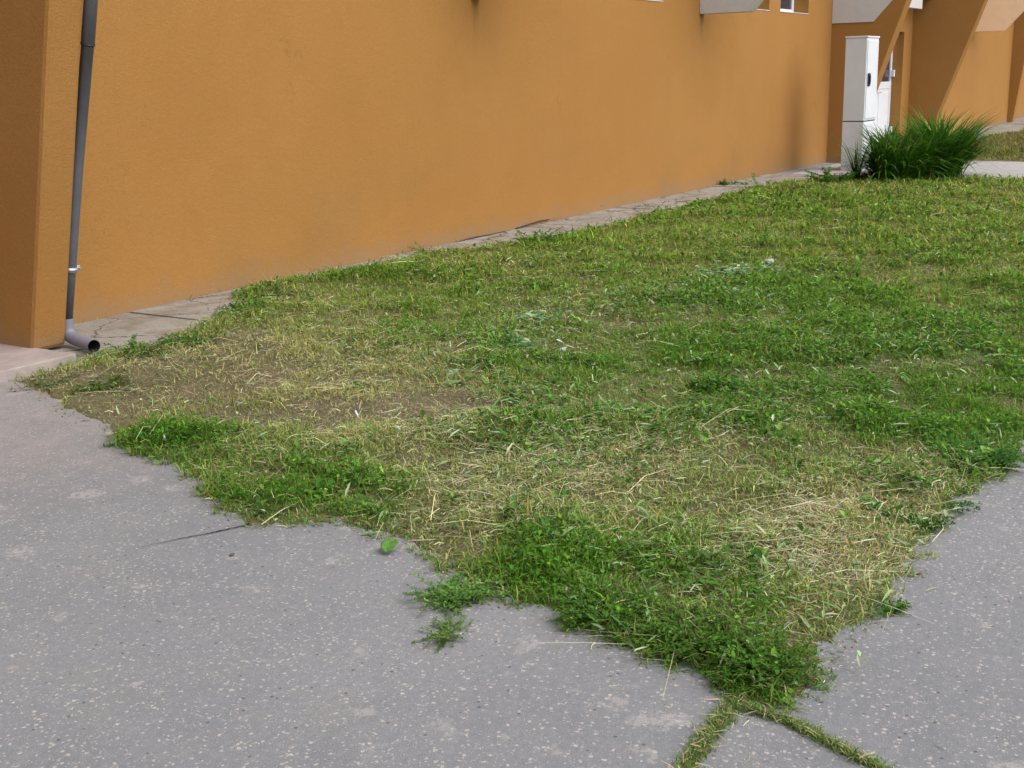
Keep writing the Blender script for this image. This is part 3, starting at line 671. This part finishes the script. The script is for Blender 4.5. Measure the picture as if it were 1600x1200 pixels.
# ------------------------------------------------------------------ single plants
def rosette(px, py, label, n, L, wd, c0, c1, tiltr=(.2, .9), z=None, name='broadleaf_weed', cat='weed', group=None):
    b = G(px, py, .01 if z is None else z); root = empty(name, b); tag(root, label, cat, group)
    P = np.repeat(b[None], n, 0) + np.column_stack([rng.normal(0, L * .12, (n, 2)), np.zeros(n)])
    hd = np.arange(n) * 2.4 + rng.normal(0, .3, n); ti = rng.uniform(*tiltr, n); sl = L * rng.uniform(.02, .12, n)
    E = P + np.stack([np.cos(hd) * np.cos(ti), np.sin(hd) * np.cos(ti), np.sin(ti)], 1) * sl[:, None]
    V, F, C = leaves(E, hd, ti * rng.uniform(.0, .8, n), L * rng.uniform(.6, 1.1, n), wd * rng.uniform(.7, 1.1, n), jitter(mixc(c0, c1, grow(n)), .15, .05))
    np_mesh('leaves', V, F, C, M['leaf'], root)
    return root
def sprawl(px, py, label, nst, L, leafL, c0, c1, up=(.05, .5), flat=1., name='creeping_weed', cat='weed', dirs=None, z=0., dens=26, group=None):
    """branching small-leaved weed: stems run out from the root, leaflets along them"""
    b = G(px, py, z); root = empty(name, b); tag(root, label, cat, group)
    SV, SC, LP, LH, LT = [], [], [], [], []
    for i in range(nst):
        hd = (random.choice(dirs) + random.gauss(0, .35)) if dirs else random.uniform(0, 6.283)
        el = random.uniform(*up); l = L * random.uniform(.45, 1.1); p = np.array(b) + np.array([random.gauss(0, L * .08), random.gauss(0, L * .08), 0.004]); K = 8
        for k in range(K):
            q = p + np.array([math.cos(hd) * math.cos(el), math.sin(hd) * math.cos(el), math.sin(el)]) * l / K
            q[2] = max(q[2], .004)
            s = np.array([-math.sin(hd), math.cos(hd), 0]) * .0012
            SV.append([p - s, p + s, q + s, q - s])
            for j in range(max(1, int(dens * l / K / .1))):
                t = random.random(); LP.append(p + (q - p) * t); LH.append(hd + random.choice((-1, 1)) * random.uniform(.5, 1.5)); LT.append(random.gauss(.25, .4))
            p = q; hd += random.gauss(0, .25); el = el * .85 + random.gauss(0, .12)
    n = len(SV); np_mesh('stems', np.array(SV), [(0, 1, 2, 3)], jitter(np.repeat(np.array([[.11, .12, .04]]), n, 0), .2), M['leaf'], root)
    LP = np.array(LP); n = len(LP)
    V, F, C = leaves(LP, np.array(LH), np.array(LT), leafL * rng.uniform(.6, 1.2, n), leafL * .55 * rng.uniform(.6, 1.1, n), jitter(mixc(c0, c1, grow(n)), .22, .06))
    np_mesh('leaves', V, F, C, M['leaf'], root)
    return root
def tuft(px, py, label, n, L, wd, spread, c0, c1, dryf=.1, lean=(.1, .6), name='grass_tuft', cat='grass', z=0., arch=.7, bias=None, group=None):
    b = G(px, py, z); root = empty(name, b); tag(root, label, cat, group)
    def part(nm, n, c0, c1, Lm):
        hd = grow(n) * 6.283; r = np.sqrt(grow(n)) * spread
        P = np.array(b)[None] + np.stack([np.cos(hd) * r, np.sin(hd) * r, np.zeros(n)], 1)
        h2 = hd + rng.normal(0, .5, n); le = rng.uniform(*lean, n); K = 5
        if bias is not None:            # big clumps grow as a dozen sub-tufts, each leaning its own way
            T = 14; ti = rng.integers(0, T, n); ta = rng.uniform(0, 6.283, T); tr = np.sqrt(grow(T)) * spread; tl = rng.uniform(.1, .8, T)
            P = np.array(b)[None] + np.stack([np.cos(ta) * tr, np.sin(ta) * tr, np.zeros(T)], 1)[ti] + np.column_stack([rng.normal(0, spread * .18, (n, 2)), np.zeros(n)])
            h2 = ta[ti] + rng.normal(0, .75, n); le = np.abs(tl[ti] * (lean[1]) + rng.normal(0, .22, n))
        l = L * Lm * rng.uniform(.55, 1.1, n) / K; pts = [P]; a = le.copy(); q = P
        for k in range(K):
            d = np.stack([np.cos(h2) * np.sin(a), np.sin(h2) * np.sin(a), np.cos(a)], 1)
            if bias is not None: d = d + np.array(bias)[None] * (k / K); d /= np.linalg.norm(d, axis=1)[:, None]
            q = q + d * l[:, None]; q[:, 2] = np.maximum(q[:, 2], .01); pts.append(q); a = a + arch / K * rng.uniform(.5, 1.6, n) * 1.6
        s = np.stack([-np.sin(h2), np.cos(h2), np.zeros(n)], 1) * wd * .5
        prof = [.8, 1, .95, .75, .45, .05]; V = []
        for k, p in enumerate(pts): V += [p - s * prof[k], p + s * prof[k]]
        V = np.stack(V, 1); F = [(2 * k, 2 * k + 1, 2 * k + 3, 2 * k + 2) for k in range(K)]
        np_mesh(nm, V, F, jitter(mixc(c0, c1, grow(n)), .22, .06), M['leaf'], root)
    part('green_blades', n, c0, c1, 1.)
    if dryf: part('dry_blades', max(6, int(n * dryf)), (.24, .22, .09), (.42, .38, .2), .9)
    return root
DG, MG, LG, GG = (.030, .108, .013), (.058, .160, .018), (.105, .220, .028), (.095, .160, .065)
# two big ornamental grass clumps and a small one by the cabinet
tuft(1400, 284, 'arching dark green ornamental grass clump nearest the white cabinet, left of its taller twin', 1400, .98, .024, .25, (.028, .105, .010), (.098, .225, .022), .03, (.03, .95), 'ornamental_grass', 'grass clump', arch=.8, bias=(.16, -.08, -.04), group='ornamental grass clumps by the entrance')
tuft(1464, 279, 'taller arching ornamental grass clump beside the concrete path, right of its twin', 1400, 1.15, .024, .22, (.030, .110, .011), (.105, .235, .024), .03, (.03, .80), 'ornamental_grass', 'grass clump', arch=.75, bias=(.16, -.08, -.04), group='ornamental grass clumps by the entrance')
tuft(1338, 282, 'small sparse grass tuft with a few long blades in front of the white cabinet', 34, .85, .014, .05, DG, MG, 0, (.1, .8), 'grass_tuft', 'grass clump', arch=.6)
# weeds along the wall
sprawl(383, 494, 'bushy green weed at the end of the bare concrete by the wall', 34, .20, .022, MG, GG, (.4, 1.3), name='bushy_weed')
sprawl(440, 470, 'low leafy weed next to the bushy weed, against the wall', 20, .20, .02, MG, GG, (.2, .9), name='bushy_weed')
sprawl(572, 428, 'green weed tuft pressing against the wall base left of centre', 18, .18, .02, MG, LG, (.3, 1.1), name='bushy_weed')
sprawl(672, 398, 'flat weed spreading over the concrete strip below the wall', 20, .22, .022, MG, LG, (.1, .5), name='bushy_weed')
sprawl(840, 384, 'roundish weed clump at the edge of the narrow concrete strip', 30, .26, .026, MG, LG, (.2, 1.0), name='bushy_weed')
sprawl(955, 346, 'single thin upright weed sprouting from the concrete strip', 2, .30, .03, MG, GG, (1.1, 1.5), name='thin_weed', dens=6)
sprawl(1022, 333, 'small upright weed beside the concrete strip, right of the thin one', 4, .22, .03, MG, GG, (.8, 1.4), name='thin_weed', dens=8)
sprawl(1135, 290, 'low weed growing where the wall meets the concrete strip', 14, .30, .035, MG, LG, (.05, .5), name='bushy_weed')
sprawl(1195, 296, 'scraggly weed on the concrete strip near the cabinet', 12, .30, .035, MG, LG, (.1, .7), name='bushy_weed')
sprawl(1300, 290, 'leafy weed at the foot of the white cabinet', 26, .40, .04, MG, LG, (.1, .9), name='bushy_weed')
# by the drainpipe
sprawl(215, 560, 'matted weed heap in front of the drainpipe spout', 34, .22, .02, DG, MG, (.1, .8), name='matted_weed')
sprawl(300, 545, 'long matted weed ridge right of the drainpipe spout', 40, .22, .02, DG, MG, (.1, .7), name='matted_weed')
sprawl(165, 610, 'ragged brownish weed on bare soil below the drainpipe', 22, .20, .018, (.08, .07, .03), MG, (.1, .7), name='matted_weed')
sprawl(70, 606, 'thin olive weed patch along the concrete step', 18, .18, .016, (.10, .11, .04), GG, (.05, .4), name='matted_weed')
# left edge of the lawn
sprawl(262, 694, 'dark green weed mat on the left lawn edge', 60, .17, .018, DG, MG, (.1, .7), name='edge_weed')
sprawl(330, 690, 'smaller green weed mat just right of the left edge mat', 34, .15, .018, DG, MG, (.1, .7), name='edge_weed')
rosette(470, 778, 'broad leaved green weed spilling over the asphalt edge', 30, .075, .03, MG, LG)
rosette(505, 772, 'bright broad leaved weed with upright leaves at the lawn edge', 22, .08, .034, MG, LG, (.4, 1.2))
sprawl(430, 795, 'grey-green sprawling weed creeping onto the asphalt beside the crack', 50, .14, .012, (.07, .16, .04), (.13, .22, .07), (.03, .4), name='edge_weed')
tuft(590, 805, 'grass tuft of flat blades above the grey ring', 60, .11, .005, .04, MG, LG, .1, (.2, 1.1))
rosette(815, 905, 'pale green rosette weed at the lawn edge above the star-shaped creeper', 16, .075, .03, (.09, .17, .05), LG, (.2, .8))
sprawl(705, 935, 'star-shaped creeping weed growing out of the asphalt crack', 110, .15, .013, (.085, .215, .035), (.16, .29, .07), (.03, .4), name='edge_weed', dirs=[2.2, 3.6, 5.0, 5.8, .3])
sprawl(697, 990, 'narrow trailing weed pointing down from the star-shaped creeper', 40, .11, .011, (.085, .20, .035), (.17, .26, .07), (.02, .35), name='edge_weed', dirs=[3.4, 3.7, .4])
# lawn corner, right edge
sprawl(1195, 1055, 'dense dark green clover clump at the pointed corner of the lawn', 230, .16, .012, DG, LG, (.15, 1.0), name='corner_weed')
sprawl(1090, 1010, 'dark green clover mound along the front lawn edge', 200, .17, .012, DG, LG, (.1, .8), name='corner_weed')
sprawl(960, 965, 'green clover mound in the middle of the front lawn edge', 190, .18, .012, DG, LG, (.1, .7), name='corner_weed')
sprawl(1525, 725, 'dark bushy weed overhanging the right-hand asphalt', 80, .22, .020, (.045, .14, .022), (.08, .20, .035), (.1, .8), name='edge_weed')
sprawl(1470, 795, 'thin creeping shoot reaching onto the right-hand asphalt', 7, .16, .015, DG, MG, (.02, .3), name='edge_weed', dirs=[-1.3, -.9, -1.7])
sprawl(1385, 960, 'small dark weed lying on the right-hand asphalt', 12, .085, .018, DG, MG, (.03, .5), name='edge_weed')
sprawl(1450, 825, 'leafy weed on the right lawn edge below the creeping shoot', 22, .12, .018, DG, MG, (.1, .7), name='edge_weed')
# wilted heaps
for (px, py, n_, r, lab) in ((842, 492, 44, .12, 'small heap of wilted silvery leaves near the middle of the lawn'), (812, 534, 36, .11, 'flat pile of wilted grey-green leaves below the silvery heap'),
                            (1165, 423, 100, .24, 'larger heap of wilted bluish leaves in the upper lawn'), (1060, 462, 100, .30, 'spread of wilted bluish leaves left of the upper heap')):
    b = G(px, py, .055); root = empty('wilted_leaf_heap', b); tag(root, lab, 'leaf heap', 'heaps of wilted leaves on the lawn')
    P = b + np.column_stack([rng.normal(0, r * .72, (n_, 2)), rng.uniform(-.03, .015, n_)])
    V, F, C = leaves(P, grow(n_) * 6.283, rng.normal(.02, .22, n_), rng.uniform(.04, .10, n_), rng.uniform(.015, .04, n_), jitter(mixc((.10, .23, .08), (.34, .45, .28), grow(n_) ** 1.4), .15, .05), .7)
    np_mesh('leaves', V, F, C, M['leaf'], root)
# single big leaves
def big_leaf(px, py, L, wd, hd, tilt, c, label, z=.012):
    b = np.array(G(px, py, z)); K, J = 9, 4; bm = bmesh.new(); rows = []
    dx, dy = np.array([math.cos(hd), math.sin(hd), 0]), np.array([-math.sin(hd), math.cos(hd), 0])
    for k in range(K + 1):
        t = k / K; wl = wd * math.sin(math.pi * min(1, t ** .7)) ** .8 * .5 + .0008
        base = b + dx * (L * t * math.cos(tilt)) + np.array([0, 0, L * math.sin(tilt) * t + .012 * math.sin(t * 3.1) * L / .1])
        rows.append([bm.verts.new(base + dy * wl * u + np.array([0, 0, .25 * abs(u) * wl + .06 * wl * math.sin(k * 1.7 + u * 2)])) for u in np.linspace(-1, 1, J * 2 + 1)])
    for a, c2 in zip(rows, rows[1:]):
        for j in range(J * 2): bm.faces.new((a[j], a[j + 1], c2[j + 1], c2[j]))
    o = bm_obj('dock_leaf', bm, mat_leaf(c), None, True); tag(o, label, 'leaf')
    sm = o.modifiers.new('thickness', 'SOLIDIFY'); sm.thickness = .0008
    return o
def mat_leaf(c):
    q = NT('dock_leaf_surface'); col = q.mix(q.mapr(q.noise(60, 4, .6), .35, .7), tuple(k * .75 for k in c), tuple(k * 1.2 for k in c)); q.bump(q.noise(140, 3, .6), .4, .003)
    return q.fin(col, .5, .3)
big_leaf(603, 864, .085, .055, .25, .18, (.075, .19, .03), 'broad bright green leaf lying at the asphalt edge below the grey ring')
big_leaf(700, 590, .13, .045, .0, .10, (.20, .30, .20), 'long pale green leaf lying on bare soil left of centre', .03)
big_leaf(690, 608, .16, .05, -.45, .05, (.10, .21, .07), 'flat green leaf on the soil just below the pale leaf', .025)
# half buried grey ring at the edge
b = G(598, 822, .0); bm = bmesh.new(); cc = np.array(b)
arc = [(-2.9 + k * .16) for k in range(17)]
tube(bm, [cc + np.array([math.cos(a) * .050, math.sin(a) * .050, .006]) for a in [x + .75 for x in arc]], .009, 10)
tag(bm_obj('rubber_ring', bm, mat_plain('dull_grey_rubber', (.17, .18, .20), .8, .2, var=.3, sc=30), None, True), 'half buried dull grey ring at the asphalt edge', 'ring')
# cigarette ends, pebbles and scraps
def butt(px, py, hd, label, up=.4):
    b = np.array(G(px, py, .035)); d = np.array([math.cos(hd) * math.cos(up), math.sin(hd) * math.cos(up), math.sin(up)]); root = empty('cigarette_end', b); tag(root, label, 'litter')
    bm = bmesh.new(); tube(bm, [b - d * .012, b + d * .022], .0048, 10); bm_obj('paper', bm, M['white_pvc'], root, True)
    bm = bmesh.new(); tube(bm, [b - d * .026, b - d * .0125], .0046, 10); bm_obj('filter', bm, mat_plain('cork_paper', (.5, .33, .16), .8, .2), root, True)
butt(558, 648, 1.3, 'white cigarette end standing on the bare soil patch', .9)
butt(258, 686, 1.2, 'white cigarette end caught in the green mat on the left lawn edge', .8)
butt(875, 533, 2.2, 'white paper scrap between wilted leaves in mid lawn', .5)
def pebble(px, py, r, c, label, z=.02):
    b = G(px, py, z); bm = bmesh.new(); bmesh.ops.create_icosphere(bm, subdivisions=3, radius=r)
    s = random.uniform(0, 9)
    for v in bm.verts:
        k = 1 + .18 * math.sin(v.co.x / r * 2 + s) + .14 * math.sin(v.co.y / r * 3 + s * 2) + .1 * math.sin(v.co.z / r * 4)
        v.co = Vector((v.co.x * k * 1.2, v.co.y * k, v.co.z * k * .65)) + Vector(b)
    return tag(bm_obj('stone', bm, mat_plain('stone_surface', c, .85, .2, var=.25, sc=40, bump=.3), None, True), label, 'stone')
pebble(1201, 409, .035, (.33, .38, .35), 'pale round stone beside the larger wilted heap', .04)
pebble(880, 546, .022, (.42, .42, .44), 'grey stone lying in grass near the middle of the lawn', .03)
pebble(983, 474, .02, (.4, .42, .45), 'whitish stone in the upper middle lawn', .03)
pebble(1307, 292, .05, (.38, .35, .3), 'whitish stone in front of the small tuft by the cabinet', .04)
pebble(362, 867, .008, (.10, .10, .10), 'small dark pebble on the left-hand asphalt', .004)
# thin black hose lying along the wall base
def hose(pts, r, label):
    bm = bmesh.new(); P = [AX_wall(px, py) for px, py in pts]; tube(bm, P, r, 8)
    return tag(bm_obj('black_cable', bm, M['black'], None, True), label, 'cable')
def AX_wall(px, py):
    r = ray(px, py); return np.array([0, 0, CAM_H]) + (W - .015) / r[1] * r
hose([(690, 388), (715, 378), (742, 371), (770, 366), (788, 362)], .006, 'black cable lying at the foot of the wall, nearer piece')
hose([(806, 357), (825, 351), (845, 345), (858, 343)], .006, 'short black cable piece at the wall foot, farther one')

# ------------------------------------------------------------------ beyond the building
def tree(x, y, h, r, label, seed):
    rg = np.random.default_rng(seed); root = empty('tree', (x, y, 0)); tag(root, label, 'tree', 'trees beyond the building')
    bm = bmesh.new(); tube(bm, [(x, y, -.1), (x + .1, y, h * .3), (x, y + .1, h * .6), (x + .05, y, h * .85)], [.2, .15, .1, .03], 10)
    for k in range(9):
        a = k * 2.4; z = h * (.3 + .05 * k)
        tube(bm, [(x, y, z), (x + math.cos(a) * r * .5, y + math.sin(a) * r * .5, z + .5), (x + math.cos(a) * r * .85, y + math.sin(a) * r * .85, z + .9)], [.07, .04, .012], 6)
    bm_obj('trunk', bm, M['bark'], root, True)
    n = 9000; cl = rg.normal(0, 1, (70, 3)); cl /= np.linalg.norm(cl, axis=1)[:, None]; cl *= (rg.uniform(.3, 1, (70, 1)) ** .5)
    P = cl[rg.integers(0, 70, n)] + rg.normal(0, .16, (n, 3)); P = P * np.array([r, r, h * .40]) + np.array([x, y, h * .58])
    P = P[P[:, 2] > .1]; n = len(P)
    V, F, C = leaves(P, rg.uniform(0, 6.28, n), rg.normal(0, .6, n), rg.uniform(.08, .16, n), rg.uniform(.05, .09, n), jitter(np.repeat([[.04, .085, .018]], n, 0), .3))
    np_mesh('crown', V, F, C, M['leaf'], root)
tree(50, 7.5, 5.2, 2.0, 'dark leafy tree seen past the far end of the building', 3)
tree(58, 2.5, 6.5, 2.6, 'taller tree farther off to the right, beyond the first tree', 5)
tree(66, -6.5, 7, 3.0, 'farthest tree standing out on the right', 9)
gw = empty('garden_wall', (46, 7.5, 0)); tag(gw, 'low pale garden wall past the end of the building', 'wall')
bm = bmesh.new(); box(bm, 45.6, 45.85, 6.9, 15, -.1, .82); bm_obj('wall', bm, M['white_panel'], gw)
bm = bmesh.new(); box(bm, 45.55, 45.9, 6.88, 15.02, .822, .90, .01); bm_obj('coping', bm, M['apron'], gw)
sprawl(1597, 176, 'dark low shrub in front of the pale garden wall', 60, .9, .09, (.02, .05, .02), (.03, .07, .03), (.1, 1.1), name='shrub', cat='shrub')
